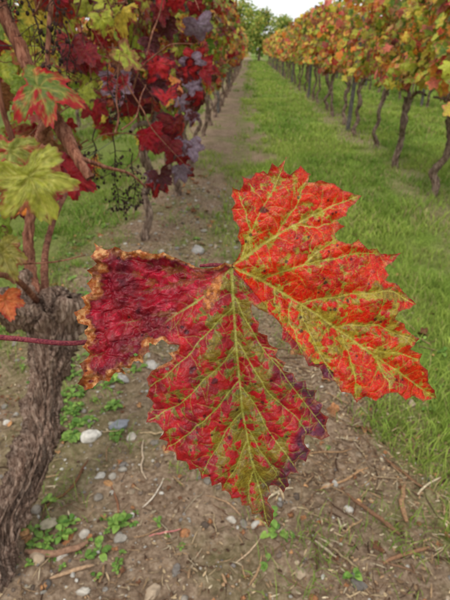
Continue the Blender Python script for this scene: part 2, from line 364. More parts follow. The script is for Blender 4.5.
def leaves(acc,tpl,pos,nrm,tip,size,c1,c2,vc,curl=.35,r=rng):
    n=len(pos)
    if n==0: return
    pos=np.asarray(pos,float);nrm=norm(np.asarray(nrm,float));tip=np.asarray(tip,float)
    tip=norm(tip-nrm*(tip*nrm).sum(-1,keepdims=True));side=np.cross(tip,nrm)
    which=r.integers(0,len(tpl),n)
    for w in range(len(tpl)):
        ix=np.where(which==w)[0]
        if len(ix)==0: continue
        t=tpl[w];P=t['P'];m=len(P)
        k=(r.random(len(ix))*1.6-.4)*curl;fo=(r.random(len(ix))-.35)*curl*1.5;tw=(r.random(len(ix))-.5)*curl*1.5
        rr=(P**2).sum(1)
        zz=t['z'][None]-k[:,None]*rr[None]+fo[:,None]*np.abs(P[:,0])[None]+tw[:,None]*(P[:,0]*P[:,1])[None]
        s=size[ix][:,None,None]
        asp=(.85+.3*r.random(len(ix)))[:,None,None]
        V=pos[ix][:,None]+s*(asp*P[None,:,0,None]*side[ix][:,None]+P[None,:,1,None]*tip[ix][:,None]+zz[...,None]*nrm[ix][:,None])
        th=.35+.3*r.random(len(ix));e=sm(0,.18,(t['b'][None]-th[:,None])+(t['e'][None]**2*.35-.1)-t['halo'][None]*.12)
        C=c1[ix][:,None]*(1-e[...,None])+c2[ix][:,None]*e[...,None]
        vv=(t['v']*.55)[None,:,None];C=C*(1-vv)+vc[ix][:,None]*vv
        if len(t['e'])>900:
            ro=(t['e'][None]>.955)&(t['b'][None]>.42);C=np.where(ro[...,None],C*.45+L(120,72,44)*.55,C)
        F=t['F'][None]+(np.arange(len(ix))*m)[:,None,None]
        acc.add(V.reshape(-1,3),F.reshape(-1,3),C.reshape(-1,3))
def pal(cols,wts,n,r=rng,jit=.2):
    cols=np.array(cols);w=np.array(wts,float);w/=w.sum()
    return cols[r.choice(len(cols),n,p=w)]*(1+jit*(r.random((n,1))*2-1))
G1=L(118,138,46);G2=L(172,176,62);Yl=L(208,184,72);Or=L(212,126,54);Rd=L(176,42,36);Dk=L(128,16,32);Mr=L(78,16,32);Br=L(134,84,54);Pk=L(200,104,90);Pg=L(136,116,132);DG=L(76,102,36)
def canopy(acc,xc,y0,y1,dens,zlo,zhi,th,size,tpl,c1w,c2w,side=1,r=rng,clump=1.0,gain=1.):
    n=int((y1-y0)*dens);m=int(n*2.2)
    y=y0+(y1-y0)*r.random(m);z=zlo+(zhi-zlo)*r.random(m)
    x=xc+th*(r.random(m)*2-1)*(.55+.5*fbm(y*1.3,z*2.0,int(abs(xc)*10)))
    k=fbm(y*2.1+xc*3,z*3.0,21+int(abs(xc)*7),3)
    low=zlo+.28*vnoise(y*2.2,y*0,33)
    keep=(k>.42+.08*clump*(r.random(m)-.5))&(z>low);idx=np.where(keep)[0][:n]
    x,y,z=x[idx],y[idx],z[idx];n=len(idx)
    nrm=np.stack([side*(.9+0*x),-.55+0*x,.45+0*x],1)+(r.random((n,3))-.5)*1.9
    tip=np.stack([side*.3+0*x,0*x,-1+0*x],1)+(r.random((n,3))-.5)*1.2
    cols=[G1,G2,Yl,Or,Rd,Dk,Mr,Br,Pk,DG]
    sh=fbm(y*.9,z*1.5,71)[:,None]
    c1=pal(cols,c1w,n,r);c2=pal(cols,c2w,n,r)
    c1=c1*(.7+.5*sh)*gain;c2=c2*(.7+.5*sh)*gain
    leaves(acc,tpl,np.stack([x,y,z],1),nrm,tip,size*(.6+.8*r.random(n)),c1,c2,c1*.5+G2*.5,r=r)
wR1=[4,4,3.4,2.5,.8,.3,.2,1.2,1.4,2];wR2=[2,2,2,3,1.6,.5,.3,2,2,1.2]
wL1=[3,3,2,1,1.6,3,2.2,.8,.3,2];wL2=[1,1,1,1,2,4,3,1,.3,1]
fol=Acc()
canopy(fol,1.6,2.6,8,480,.72,1.95,.34,.058,MD,wR1,wR2,-1,gain=1.15)
canopy(fol,1.6,8,20,300,.72,1.98,.34,.070,LO,wR1,wR2,-1,gain=1.15)
canopy(fol,1.6,20,62,90,.7,1.98,.34,.12,LO,wR1,wR2,-1,gain=1.15)
fol.make('vine_row_foliage',M_leaf)
fol=Acc()
for xc in(3.8,6.0):
    canopy(fol,xc,4,20,150,.75,1.95,.34,.085,LO,wR1,wR2,-1,gain=1.15);canopy(fol,xc,20,62,50,.7,1.95,.34,.15,LO,wR1,wR2,-1)
fol.make('vine_row_foliage',M_leaf)
fol=Acc()
canopy(fol,-.62,2.6,8,460,.66,1.95,.36,.062,MD,wL1,wL2,1)
canopy(fol,-.6,8,20,290,.68,1.95,.36,.072,LO,wR1,wL2,1)
canopy(fol,-.6,20,62,90,.7,1.95,.36,.12,LO,wR1,wR2,1)
fol.make('vine_row_foliage',M_leaf)
fol=Acc()
for xc in(-2.8,-5.0):
    canopy(fol,xc,.0,20,170,.6,1.95,.34,.085,LO,wR1,wR2,1,gain=1.2);canopy(fol,xc,20,62,40,.7,1.95,.34,.15,LO,wR1,wR2,1)
fol.make('vine_row_foliage',M_leaf)
tick('foliage')
# near vine foliage
nf=Acc();r3=np.random.default_rng(21)
def one_leaf(p,n,t,s,c1,c2,vc,curl=.3):
    leaves(nf,HI,np.array([p]),np.array([n]),np.array([t]),np.array([s]),np.array([c1]),np.array([c2]),np.array([vc]),curl,r3)
one_leaf((-.395,.89,.945),(.3,-1,.35),(.35,0,-1),.092,L(152,154,56),L(136,74,42),L(190,180,92),.3)
one_leaf((-.44,.93,.985),(.5,-1,.6),(-.2,0,-1),.07,L(132,136,54),L(160,62,44),L(180,170,90),.4)
one_leaf((-.41,1.03,1.09),(.2,-.8,.9),(1,.1,-.25),.088,L(96,114,44),L(168,24,32),L(176,156,76),.35)
one_leaf((-.47,.88,.80),(.3,-1,.3),(.3,0,-1),.062,L(132,126,56),L(126,78,50),L(166,150,86),.55)
one_leaf((-.485,.88,.70),(.6,-1,.2),(.1,0,-1),.045,L(200,100,56),L(168,54,40),L(214,146,84),.6)
one_leaf((-.40,1.12,.895),(.3,-1,.3),(.9,0,-.5),.066,L(156,18,32),L(104,12,28),L(176,64,54),.45)
one_leaf((-.45,1.18,.90),(.5,-1,.3),(.5,0,-.8),.06,L(136,18,34),L(84,14,32),L(160,60,60),.45)
def cluster(n,lo,hi,s,c1s,w1,c2s,w2,curl=.5,jn=1.3):
    p=lo+(np.array(hi)-lo)*r3.random((n,3))
    nr=np.array([.35,-1,.35])+(r3.random((n,3))-.5)*jn;tp=np.array([.15,0,-1])+(r3.random((n,3))-.5)*1.0
    c1=pal(c1s,w1,n,r3);c2=pal(c2s,w2,n,r3)
    leaves(nf,HI,p,nr,tp,s*(.7+.6*r3.random(n)),c1,c2,c1*.8+G2*.12,curl,r3)
C1=L(160,16,38);C2=L(186,30,46)
cluster(46,(-.46,1.55,.95),(-.19,2.4,1.55),.058,[Dk,Mr,C2,C1],[3,3,2,3],[Mr,Dk,Pg],[3,2,.5],.7)
cluster(15,(-.36,1.75,.68),(-.22,2.2,1.0),.056,[Dk,Mr,Pg,C1],[3,3,.8,2],[Mr,Dk,Pg],[3,2,.8],.9)
cluster(9,(-.27,1.8,.70),(-.16,2.2,1.5),.056,[Pg],[1],[Pg,L(112,84,100)],[2,1],1.1)
cluster(60,(-.85,1.25,1.0),(-.42,2.4,1.7),.060,[G1,G2,Yl,Dk,C1],[5,4,2,2,1],[G1,Br,Dk,Mr],[3,1,1.5,.7],.7)
cluster(34,(-.60,1.15,1.05),(-.30,1.6,1.42),.050,[Dk,C1,G2,Yl,Br],[3,2,2.4,1,1],[Mr,Dk,Br,G1],[2,2,1,1],.8)
cluster(75,(-1.1,1.9,.70),(-.55,3.2,1.6),.062,[G1,G2,Yl,Or,Dk],[5,4,2.5,1,2],[G1,Yl,Dk,Br],[2,1,2,1])
cluster(16,(-.75,1.15,.72),(-.5,1.7,1.1),.055,[G1,Dk,Br,Or],[3,2,2,1],[G1,Br,Mr],[1,2,2],.8)
nf.make('near_vine_foliage',M_leaf)

# ================= vines (trunks + arms + canes)
def vine(xc,yc,seed=0,zt=.72,lean=None):
    r=np.random.default_rng(100+seed);root=bpy.data.objects.new('grape_vine',None);sc.collection.objects.link(root)
    a=Acc();ly=(r.random()-.5)*.35 if lean is None else lean;n=7
    P=[(xc+(r.random()-.5)*.09*(k>0),yc+ly*k/(n-1)+(r.random()-.5)*.07*(k>0),-.04+(zt+.04)*k/(n-1)) for k in range(n)]
    P=np.array(P);R=np.array([.043,.031,.026,.025,.027,.031,.040])*(.8+.3*r.random())
    far=yc>12
    a.tube(P,R,9 if far else 50,6 if far else 18,.5,seed,deep=0 if far else .35)
    for s in(-1,1):
        h=P[-1];Q=[h-np.array([0,0,.02]),h+np.array([.02,s*.12,.05]),h+np.array([.03*(r.random()-.5),s*.3,.07]),h+np.array([0,s*.5,.06])]
        a.tube(Q,[.024,.017,.013,.009],5 if far else 18,5 if far else 9,.35,seed+s)
    a.make('trunk',M_bark,parent=root)
    if yc<14:
        c=Acc()
        for k in range(10):
            y0=P[-1][1]+(r.random()-.5)*.95;b=np.array([P[-1][0],y0,zt+.04])
            q=[b,b+[(r.random()-.5)*.12,(r.random()-.5)*.12,.35],b+[(r.random()-.5)*.25,(r.random()-.5)*.25,.75],b+[(r.random()-.5)*.4,(r.random()-.5)*.4,1.15]]
            c.tube(q,[.006,.005,.004,.002],8,5)
        c.make('canes',M_cane,parent=root)
    return root
k=0
for y in np.arange(4.4,50,1.15):
    k+=1;vine(1.6+(.02*math.sin(k*3)),y,seed=k,lean=-.12 if k==1 else None)
for y in np.arange(3.0,40,1.12):
    k+=1;vine(-.62,y,seed=k)
for y in np.arange(3.5,26,1.15):
    k+=1;vine(3.8,y,seed=k)
for y in np.arange(1.6,14,1.15):
    k+=1;vine(-2.8,y,seed=k)
tick('vines')
# near old vine
root=bpy.data.objects.new('old_grape_vine',None);sc.collection.objects.link(root)
a=Acc()
a.tube([(-.62,.60,-.10),(-.588,.70,.02),(-.566,.79,.13),(-.508,.89,.26),(-.492,.98,.38),(-.478,1.03,.48),(-.468,1.07,.555),(-.48,1.09,.60),(-.49,1.10,.62)],[.052,.043,.037,.036,.032,.041,.056,.040,.015],320,120,.6,3,deep=.8)
a.tube([(-.485,1.06,.555),(-.53,1.02,.595),(-.56,.97,.64),(-.60,.92,.66),(-.70,.85,.68)],[.045,.036,.028,.024,.02],80,40,.5,9,deep=.5)
a.tube([(-.46,1.06,.54),(-.43,1.04,.585),(-.415,1.03,.62),(-.41,1.03,.632)],[.036,.028,.02,.006],36,36,.5,13,deep=.5)
a.tube([(-.52,1.07,.58),(-.535,1.08,.64),(-.53,1.08,.67),(-.53,1.08,.68)],[.03,.022,.016,.004],30,30,.5,23,deep=.5)
rb=np.random.default_rng(8)
TP,TR=spline([(-.588,.70,.02),(-.566,.79,.13),(-.508,.89,.26),(-.492,.98,.38),(-.478,1.03,.48)],[.043,.038,.036,.033,.041],60)
for i in range(34):
    s0=rb.integers(0,44);l_=rb.integers(8,16);an=rb.random()*6.28;dr=np.array([math.cos(an),math.sin(an)*.7-.4,.1]);dr/=np.linalg.norm(dr)
    tt=np.linspace(0,1,l_);P=TP[s0:s0+l_]+dr*(TR[s0:s0+l_,None]*(1.02+.10*np.sin(tt*3.1)[:,None]+.22*rb.random()*tt[:,None]**2))
    a.tube(P,(.0022+.0022*rb.random())*np.sin(np.pi*(.08+.84*tt)),None,5,.4,i)
a.make('trunk',M_oldbark,parent=root)
c=Acc()
c.tube([(-.55,1.16,1.36),(-.49,1.13,1.21),(-.455,1.11,1.12),(-.405,1.07,1.04),(-.35,1.03,.955),(-.322,1.01,.915)],[.013,.0125,.0115,.013,.011,.008],90,20,.28,4,deep=.3)
c.tube([(-.51,1.07,.60),(-.53,1.12,.72),(-.50,1.15,.86),(-.46,1.12,.97),(-.405,1.08,1.03)],[.016,.012,.010,.010,.010],80,18,.3,6,deep=.3)
c.tube([(-.35,1.03,.955),(-.30,1.05,.93),(-.26,1.10,.905),(-.23,1.12,.87)],[.005,.004,.003,.0025],24,8,.1,7)
c.tube([(-.49,1.13,.86),(-.52,1.1,1.05),(-.50,1.12,1.3),(-.47,1.2,1.5)],[.007,.006,.005,.004],40,10,.1,8)
c.tube([(-.42,1.08,1.03),(-.40,1.12,1.2),(-.37,1.2,1.4)],[.005,.005,.004],30,10,.1,9)
c.tube([(-.50,1.06,.60),(-.47,.9,.74),(-.42,.66,.84),(-.36,.40,.90),(-.30,.25,.945)],[.008,.006,.004,.003,.0022],50,10,.1,2)
c.tube([(-.55,.92,.765),(-.46,.90,.77),(-.38,.90,.775),(-.32,.92,.783)],[.002,.002,.0018,.0012],24,6,0)
c.tube([(-.50,1.10,.60),(-.56,1.3,.66),(-.60,1.6,.72),(-.62,2.0,.76)],[.012,.009,.008,.007],40,12,.3,19)
for i in range(60):
    p=np.array([-.62+.38*r3.random(),1.0+.9*r3.random(),.85+.55*r3.random()]);q=[p]
    d=(r3.random(3)-.5)*[1,1,1.6];d/=np.linalg.norm(d)
    for j in range(4): d=d+(r3.random(3)-.5)*.9;d/=np.linalg.norm(d);q.append(q[-1]+d*(.03+.045*r3.random()))
    f=.5+.6*r3.random();c.tube(q,np.array([.0028,.0024,.002,.0014,.0007])*f,16,6,.1,i)
c.make('canes',M_cane,parent=root)
def ball(c,r,seed):
    n=6;th=np.linspace(0,np.pi,5);V=[];
    for t in th:
        for p in np.linspace(0,2*np.pi,n,endpoint=False):
            q=.8+.4*vnoise(t*2+seed,p+seed,3);V.append(c+r*q*np.array([math.sin(t)*math.cos(p),math.sin(t)*math.sin(p),1.2*math.cos(t)]))
    F=[(i*n+j,i*n+(j+1)%n,(i+1)*n+(j+1)%n,(i+1)*n+j) for i in range(4) for j in range(n)]
    return np.array(V),np.array(F)
d=Acc()
def rachis(p,l,seed,br=16):
    r=np.random.default_rng(seed);p=np.array(p,float);q=[p]
    for j in range(5): q.append(q[-1]+np.array([(r.random()-.5)*.02,(r.random()-.5)*.02,-l/5]))
    d.tube(q,[.0018,.0017,.0015,.0013,.001,.0006],20,6,.1,seed);q=np.array(q)
    for b in range(br):
        f=.15+.85*r.random();s=np.array([np.interp(f*5,range(6),q[:,k]) for k in range(3)])
        v=np.array([r.random()-.5,r.random()-.5,-.35+.3*r.random()]);v/=np.linalg.norm(v);ln=(.018+.03*r.random())*(1.2-f*.6)
        e=s+v*ln;d.tube([s,(s+e)/2+(r.random(3)-.5)*.006,e],[.0009,.0008,.0006],7,5)
        for t in range(4):
            e2=e+(r.random(3)-.5)*.022;d.tube([e,e2],[.0006,.0005],None,4)
            if r.random()<.28:
                V,F=ball(e2,.0024+.0018*r.random(),b);d.add(V,F)
rachis((-.335,1.27,.96),.19,1,34);rachis((-.30,1.32,.91),.14,2,24);rachis((-.37,1.25,.98),.12,3,22)
rachis((-.44,1.12,1.24),.12,4,20);rachis((-.40,1.2,1.20),.13,5,20);rachis((-.34,1.3,1.12),.12,6,20);rachis((-.47,1.1,1.30),.1,7,14);rachis((-.38,1.1,1.28),.1,8,18)
d.make('dried_grape_stalks',M_dark,parent=root)

# wires
a=Acc()
for xc in(-.6,1.6,3.8,-2.8):
    for zz in(.78,1.15,1.5,1.85):
        P=np.stack([np.full(40,xc),np.linspace(-1,62,40),zz+.01*np.sin(np.arange(40))],1);a.tube(P,np.full(40,.0014),None,5)
a.make('trellis_wire',M_metal)
def mkpost(x,y,lean=.03,h=2.05):
    V,F=tube(*spline([(x,y,-.1),(x+lean*.5,y,h*.5),(x+lean,y+.01,h-.004),(x+lean,y+.01,h)],[.032,.031,.030,.001],24),14,.06,int(y*3))
    make('trellis_post',V,F,M_metal)
for y in(8.3,14.2,20.1,26,32,38): mkpost(1.55,y,.08 if y<9 else .02)
for y in(4.7,10.6,16.5,22.4,28): mkpost(-.62,y,-.02)
for y in(6,12,18,24): mkpost(3.8,y)

# ================= ground
def edge(y): return np.interp(y,[.5,1.3,2.2,3.4,5,60],[.60,.50,.32,.12,0,-.03])
def grassm(x,y):
    n=fbm(x*2.3,y*1.6,81,4)-.5;n2=fbm(x*9,y*9,82,3)-.5
    m=sm(-.16,.34,x-edge(y)+n*1.3+n2*.5)
    m=m*(1-.55*sm(.34,.12,np.abs(x-1.62)+n*.3))
    m=m*(1-.5*sm(.55,.75,fbm(x*1.7,y*.8,95)))
    ml=sm(-.85,-1.3,x+n*.6)*.8*(1-.6*sm(.4,.15,np.abs(x+2.8)+n*.3))
    strip=sm(.18,.0,np.abs(x+.12+n*.25))*sm(2.2,4.5,y)*.3+sm(.02,.3,n)*.3
    return np.clip(np.maximum(np.maximum(m,ml),strip),0,1)
def graded(lo,a,b,hi,st,g):
    c=list(np.arange(a,b,st));s=st;v=b
    while v<hi: c.append(v);s*=g;v+=s
    c.append(hi);s=st;v=a-st;l=[]
    while v>lo: l.append(v);s*=g;v-=s
    l.append(lo);return np.array(l[::-1]+c)
xs=graded(-300,-1.2,1.2,300,.010,1.10);ys=graded(-40,.5,2.6,900,.010,1.045)
GX,GY=np.meshgrid(xs,ys)
def gh(x,y):
    near=np.exp(-np.maximum(np.hypot(x,y-1)-4,0)/6)
    cl=sm(.5,.75,fbm(x*24,y*24,94,3))
    return ((fbm(x*3,y*3,91)-.5)*.05+(fbm(x*16,y*16,92)-.5)*.022+cl*.010+(fbm(x*50,y*50,93,2)-.5)*.010)*near+.05*sm(.5,.0,np.abs(x+.6))*near
GZ=gh(GX,GY);gm=grassm(GX,GY)
gv=np.stack([GX.ravel(),GY.ravel(),GZ.ravel()],1);gc=np.repeat(gm.ravel()[:,None],3,1)
nx=len(xs);i=np.arange(len(ys)-1)[:,None]*nx;j=np.arange(nx-1)[None]
gf=np.stack([i+j,i+j+1,i+j+nx+1,i+j+nx],-1).reshape(-1,4)
m,nt,out=newmat('ground_mat');N=nt.nodes.new;l=nt.links.new
tc=N('ShaderNodeTexCoord');at=N('ShaderNodeAttribute');at.attribute_name='Col'
def noise(s,dt=6,ro=.6):
    q=N('ShaderNodeTexNoise');q.inputs['Scale'].default_value=s;q.inputs['Detail'].default_value=dt;q.inputs['Roughness'].default_value=ro
    l(tc.outputs['Object'],q.inputs['Vector']);return q
n1=noise(7);n2=noise(60,8,.7);n3=noise(2.2)
def ramp(src,st):
    r=N('ShaderNodeValToRGB');e=r.color_ramp.elements;e[0].position=st[0][0];e[0].color=(*st[0][1],1);e[1].position=st[-1][0];e[1].color=(*st[-1][1],1)
    for p,c in st[1:-1]: e.new(p).color=(*c,1)
    l(src,r.inputs[0]);return r
r1=ramp(n2.outputs['Fac'],[(.32,L(72,56,45)),(.5,L(144,120,97)),(.66,L(196,174,148))])
r2_=ramp(n1.outputs['Fac'],[(.35,L(108,88,70)),(.65,L(178,154,128))])
mxa=N('ShaderNodeMix');mxa.data_type='RGBA';mxa.inputs[0].default_value=.35;l(r1.outputs[0],mxa.inputs[6]);l(r2_.outputs[0],mxa.inputs[7])
moss=ramp(n3.outputs['Fac'],[(.48,(0,0,0)),(.64,(1,1,1))])
mm=N('ShaderNodeMath');mm.operation='MULTIPLY';mm.inputs[1].default_value=.45;l(moss.outputs[0],mm.inputs[0])
mxm=N('ShaderNodeMix');mxm.data_type='RGBA';l(mm.outputs[0],mxm.inputs[0]);l(mxa.outputs[2],mxm.inputs[6]);mxm.inputs[7].default_value=(*L(106,118,54),1)
rg=ramp(n2.outputs['Fac'],[(.3,L(62,84,30)),(.7,L(138,162,66))])
mxg=N('ShaderNodeMix');mxg.data_type='RGBA';l(at.outputs['Fac'],mxg.inputs[0]);l(mxm.outputs[2],mxg.inputs[6]);l(rg.outputs[0],mxg.inputs[7])
p=N('ShaderNodeBsdfPrincipled');p.inputs['Roughness'].default_value=.95;p.inputs['Specular IOR Level'].default_value=.1
l(mxg.outputs[2],p.inputs['Base Color']);b=N('ShaderNodeBump');b.inputs['Strength'].default_value=.9;b.inputs['Distance'].default_value=.014
l(n2.outputs['Fac'],b.inputs['Height']);l(b.outputs[0],p.inputs['Normal']);l(p.outputs[0],out.inputs[0])
make('ground',gv,gf,m,gc)
tick('ground')
# ================= grass
def blades(acc,x,y,h,w,cb,ct,r,lean=.6):
    n=len(x);z=gh(x,y);a=r.random(n)*6.283;dx,dy=np.cos(a),np.sin(a);le=h*lean*(.3+r.random(n))
    b=r.random(n)*6.283;wx,wy=np.cos(b)*w,np.sin(b)*w
    V=np.zeros((n,6,3));C=np.zeros((n,6,3))
    for k,(t,ww,lt) in enumerate([(0,1,0),(.6,.8,.35),(1,.12,1)]):
        hz=h*(t-.25*lt*lean)
        for s,sg in((0,-1),(1,1)):
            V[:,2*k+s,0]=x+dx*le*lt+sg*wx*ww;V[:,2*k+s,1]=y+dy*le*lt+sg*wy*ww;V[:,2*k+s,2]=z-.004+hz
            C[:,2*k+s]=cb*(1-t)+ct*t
    o=np.arange(n)[:,None]*6
    F=np.concatenate([o+[0,1,3,2],o+[2,3,5,4]],0)
    acc.add(V.reshape(-1,3),F,C.reshape(-1,3))
ga=Acc();r4=np.random.default_rng(31)
def field(x0,x1,y0,y1,dens,h,w,gain=1.):
    n=int((x1-x0)*(y1-y0)*dens);x=x0+(x1-x0)*r4.random(n);y=y0+(y1-y0)*r4.random(n)
    g=grassm(x,y);k=r4.random(n)<np.clip(g*gain-.05,0,1)*(.15+1.5*sm(.3,.65,fbm(x*4,y*3,85)));x,y,g=x[k],y[k],g[k];n=len(x)
    hh=h*(.45+.9*r4.random(n))*(.3+1.4*fbm(x*2.5,y*2.0,86));q=r4.random((n,1));pt=sm(.3,.7,fbm(x*1.6,y*.9,87))[:,None]
    ct=mix(L(106,148,52)*np.ones((n,1)),L(180,200,92)*np.ones((n,1)),(q*.5+pt*.6)[:,0]);dry=r4.random(n)<.11
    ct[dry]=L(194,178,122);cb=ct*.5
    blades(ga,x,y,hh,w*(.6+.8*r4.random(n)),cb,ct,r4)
field(-1.2,2.0,.6,3.2,9500,.055,.0016)
field(-1.6,4.0,3.2,7,4200,.068,.0030)
field(-4,6,7,14,1100,.078,.006)
field(-6,9,14,30,240,.09,.013)
field(-8,12,30,62,45,.11,.035)
for i in range(110):
    cx_=-1.1+1.9*r4.random();cy_=.7+3.2*r4.random()
    if i==0: cx_,cy_=.15,.80
    if i==1: cx_,cy_=.19,.86
    if i==2: cx_,cy_=.42,.90
    if i==3: cx_,cy_=.44,1.35
    n=int(15+45*r4.random())*(3 if i<4 else 1);rr=.02+.03*r4.random()+(i<4)*.03
    x=cx_+r4.normal(size=n)*rr;y=cy_+r4.normal(size=n)*rr;q=r4.random((n,1))
    ct=L(112,154,52)*(1-q)+L(164,190,82)*q
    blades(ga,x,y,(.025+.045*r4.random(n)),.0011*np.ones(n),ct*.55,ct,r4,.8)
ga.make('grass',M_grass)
tick('grass')
# weeds (broad leaved)
wd=Acc()
def weed(cx_,cy_,s,nl,r):
    z=float(gh(cx_,cy_))
    for i in range(nl):
        a=r.random()*6.283;e=.15+.7*r.random();ln=s*(.5+.7*r.random());st=ln*.5*r.random()
        u=np.array([math.cos(a)*math.cos(e),math.sin(a)*math.cos(e),math.sin(e)]);v=np.array([-math.sin(a),math.cos(a),0])
        b=np.array([cx_,cy_,z])+u*st+np.array([0,0,.004]);t=np.linspace(0,1,6);w=ln*.30*np.sin(np.pi*np.clip(t*.96+.02,0,1))**.7
        V=[];
        for k in range(6):
            c=b+u*ln*t[k]-np.array([0,0,ln*.45*t[k]**2])
            V+= [c-v*w[k]+[0,0,w[k]*.3],c,c+v*w[k]+[0,0,w[k]*.3]]
        F=[]
        for k in range(5):
            o=k*3;F+=[(o,o+1,o+4,o+3),(o+1,o+2,o+5,o+4)]
        q=r.random();c=L(84,126,48)*(1-q)+L(140,172,78)*q
        wd.add(np.array(V),np.array(F),c*(.7+.4*r.random()))
r5=np.random.default_rng(41)
weed(.10,.92,.034,14,r5);weed(.08,.95,.028,10,r5)
for i in range(1100):
    if i<760: x=-.50+.18*r5.normal();y=.75+1.9*r5.random()
    elif i<940: x=-1.1+2.0*r5.random();y=.8+3.5*r5.random()
    else: x=-1.5+.5*r5.random();y=1+3*r5.random()
    if fbm(x*4,y*4,88)<.47 and i>20: continue
    weed(x,y,.010+.022*r5.random()**1.5,int(5+9*r5.random()),r5)
wd.make('weeds',M_weed)

# stones
def icos(sub):
    import bmesh
    me=bpy.data.meshes.new('tmp');bm=bmesh.new();bmesh.ops.create_icosphere(bm,subdivisions=sub,radius=1);bm.to_mesh(me);bm.free()
    V=np.array([v.co[:] for v in me.vertices]);F=np.array([p.vertices[:] for p in me.polygons]);bpy.data.meshes.remove(me);return V,F
IV,IF=icos(4);JV,JF=icos(2)
st=Acc();r6=np.random.default_rng(51)
def stone(x,y,s,c,hi=False,seed=0,z=None):
    V,F=(IV,IF) if hi else (JV,JF)
    q=1+.5*(fbm(V[:,0]*1.3+seed,V[:,1]*1.3+V[:,2]*1.1,seed%50,3)-.5)*2.0
    if hi:
        for k_ in range(7):
            nn=r6.normal(size=3);nn/=np.linalg.norm(nn);dd=(V*q[:,None])@nn;q=np.where(dd>.72,q*(.72+.15*(dd-.72))/np.maximum(dd,.01),q)
    a=r6.random()*6.28;P=V*q[:,None]*[1,.6+.35*r6.random(),.45+.25*r6.random()]
    P=np.stack([P[:,0]*math.cos(a)-P[:,1]*math.sin(a),P[:,0]*math.sin(a)+P[:,1]*math.cos(a),P[:,2]],1)*s
    if z is None: z=float(gh(x,y))
    st.add(P+[x,y,z+s*.16],F,c)
SC=[L(180,172,158),L(156,146,132),L(130,122,114),L(170,150,126),L(120,104,90),L(194,188,176)]
stone(-.48,1.21,.036,L(206,200,188),True,1);stone(-.415,1.28,.036,L(140,142,148),True,2);stone(-.36,1.24,.018,L(180,170,156),True,3)
stone(-.50,.88,.022,L(160,150,126),True,5);stone(-.44,.80,.016,L(180,170,156),True,6);stone(-.30,.95,.011,L(190,184,172),True,7)
stone(-.45,1.5,.03,L(156,152,146),True,8);stone(-.36,1.62,.028,L(180,174,164),True,9);stone(-.30,2.9,.05,L(160,156,150),True,10);stone(-.18,2.6,.03,L(184,180,170),True,11)
n=5200;x=-1.2+1.9*r6.random(n);y=.6+4.0*r6.random(n)**1.2;x[::2]=-.42+.24*r6.normal(size=len(x[::2]))
k=grassm(x,y)<.6;x,y=x[k],y[k];zz=gh(x,y);s=np.minimum(.0019*(1/(r6.random(len(x))*.97+.03))**.70,.024)
for i in range(len(x)): stone(x[i],y[i],s[i],SC[r6.integers(6)]*(.5+.55*r6.random()),s[i]>.016,i,zz[i])
st.make('stones',M_stone)
tick('stones')
# litter
lt=Acc();r7=np.random.default_rng(61)
LC=[L(186,162,126),L(158,130,98),L(122,94,72),L(204,186,154),L(92,68,52),L(168,136,102)]
def stick(x,y,ln,rad,ang,c,seed,bend=.15,n=6,up=.0):
    z0=float(gh(x,y));t=np.linspace(-.5,.5,7)
    bx=bend*ln*((r7.random()-.5)*1.2*(1-4*t*t)+(vnoise(t*6+seed,t*0,4)-.5)*.5)
    px=x+math.cos(ang)*ln*t-math.sin(ang)*bx;py=y+math.sin(ang)*ln*t+math.cos(ang)*bx
    pz=gh(px,py)*.4+z0*.6+rad*.8+.004+up*(t+.5)*ln
    V,F=tube(np.stack([px,py,pz],1),np.array([.55,.9,1,1,.95,.85,.5])*rad,n,.35 if rad>.002 else 0,seed);lt.add(V,F,c)
n=30000;x=-1.2+2.1*r7.random(n);y=.6+3.9*r7.random(n)**1.15;x[::3]=.30+.28*r7.normal(size=len(x[::3]));y[::3]=.75+1.4*r7.random(len(y[::3]))
dens=sm(.35,.6,fbm(x*3,y*3,97));k=(grassm(x,y)<.85)&(r7.random(n)<.3+.7*dens);x,y=x[k],y[k];n=len(x)
ln=.006+.034*r7.random(n)**2.2;w=.0005+.0020*r7.random(n)**2.5;chip=r7.random(n)<.25;ln[chip]=.006+.010*r7.random(chip.sum());w[chip]=.0015+.003*r7.random(chip.sum())
an=r7.random(n)*6.28;bd=(r7.random(n)-.5)*.12*ln;ti=(r7.random(n)-.5)*.6
C=np.array(LC)[r7.choice(6,n,p=[.2,.22,.2,.1,.13,.15])]*(.45+.55*r7.random((n,1)));Vs=[]
z0=gh(x,y)+.003
for t in(-.5,-.17,.17,.5):
    bx=bd*(1-4*t*t);tp_=.45 if abs(t)==.5 else 1
    for sg in(-1,0,1):
        px=x+np.cos(an)*ln*t-np.sin(an)*(bx+sg*w*tp_);py=y+np.sin(an)*ln*t+np.cos(an)*(bx+sg*w*tp_);pz=z0+np.abs(ti)*.5*ln+ti*t*ln+(sg==0)*w*.7
        Vs.append(np.stack([px,py,pz],1))
Vs=np.stack(Vs,1);f=[]
for k in range(3):
    o=3*k;f+=[(o,o+3,o+4,o+1),(o+1,o+4,o+5,o+2)]
lt.add(Vs.reshape(-1,3),(np.arange(n)[:,None,None]*12+np.array(f)[None]).reshape(-1,4),np.repeat(C,12,0))
for i in range(700):
    x=-1.1+2.0*r7.random();y=.65+3.0*r7.random()**1.2
    if i%2==0: x=.32+.26*r7.normal();y=.75+1.2*r7.random()
    stick(x,y,.02+.10*r7.random()**1.7,.0009+.0030*r7.random()**2.4,r7.random()*3.14,LC[r7.choice(6,p=[.15,.22,.25,.06,.17,.15])]*(.5+.45*r7.random()),i,.14,7)
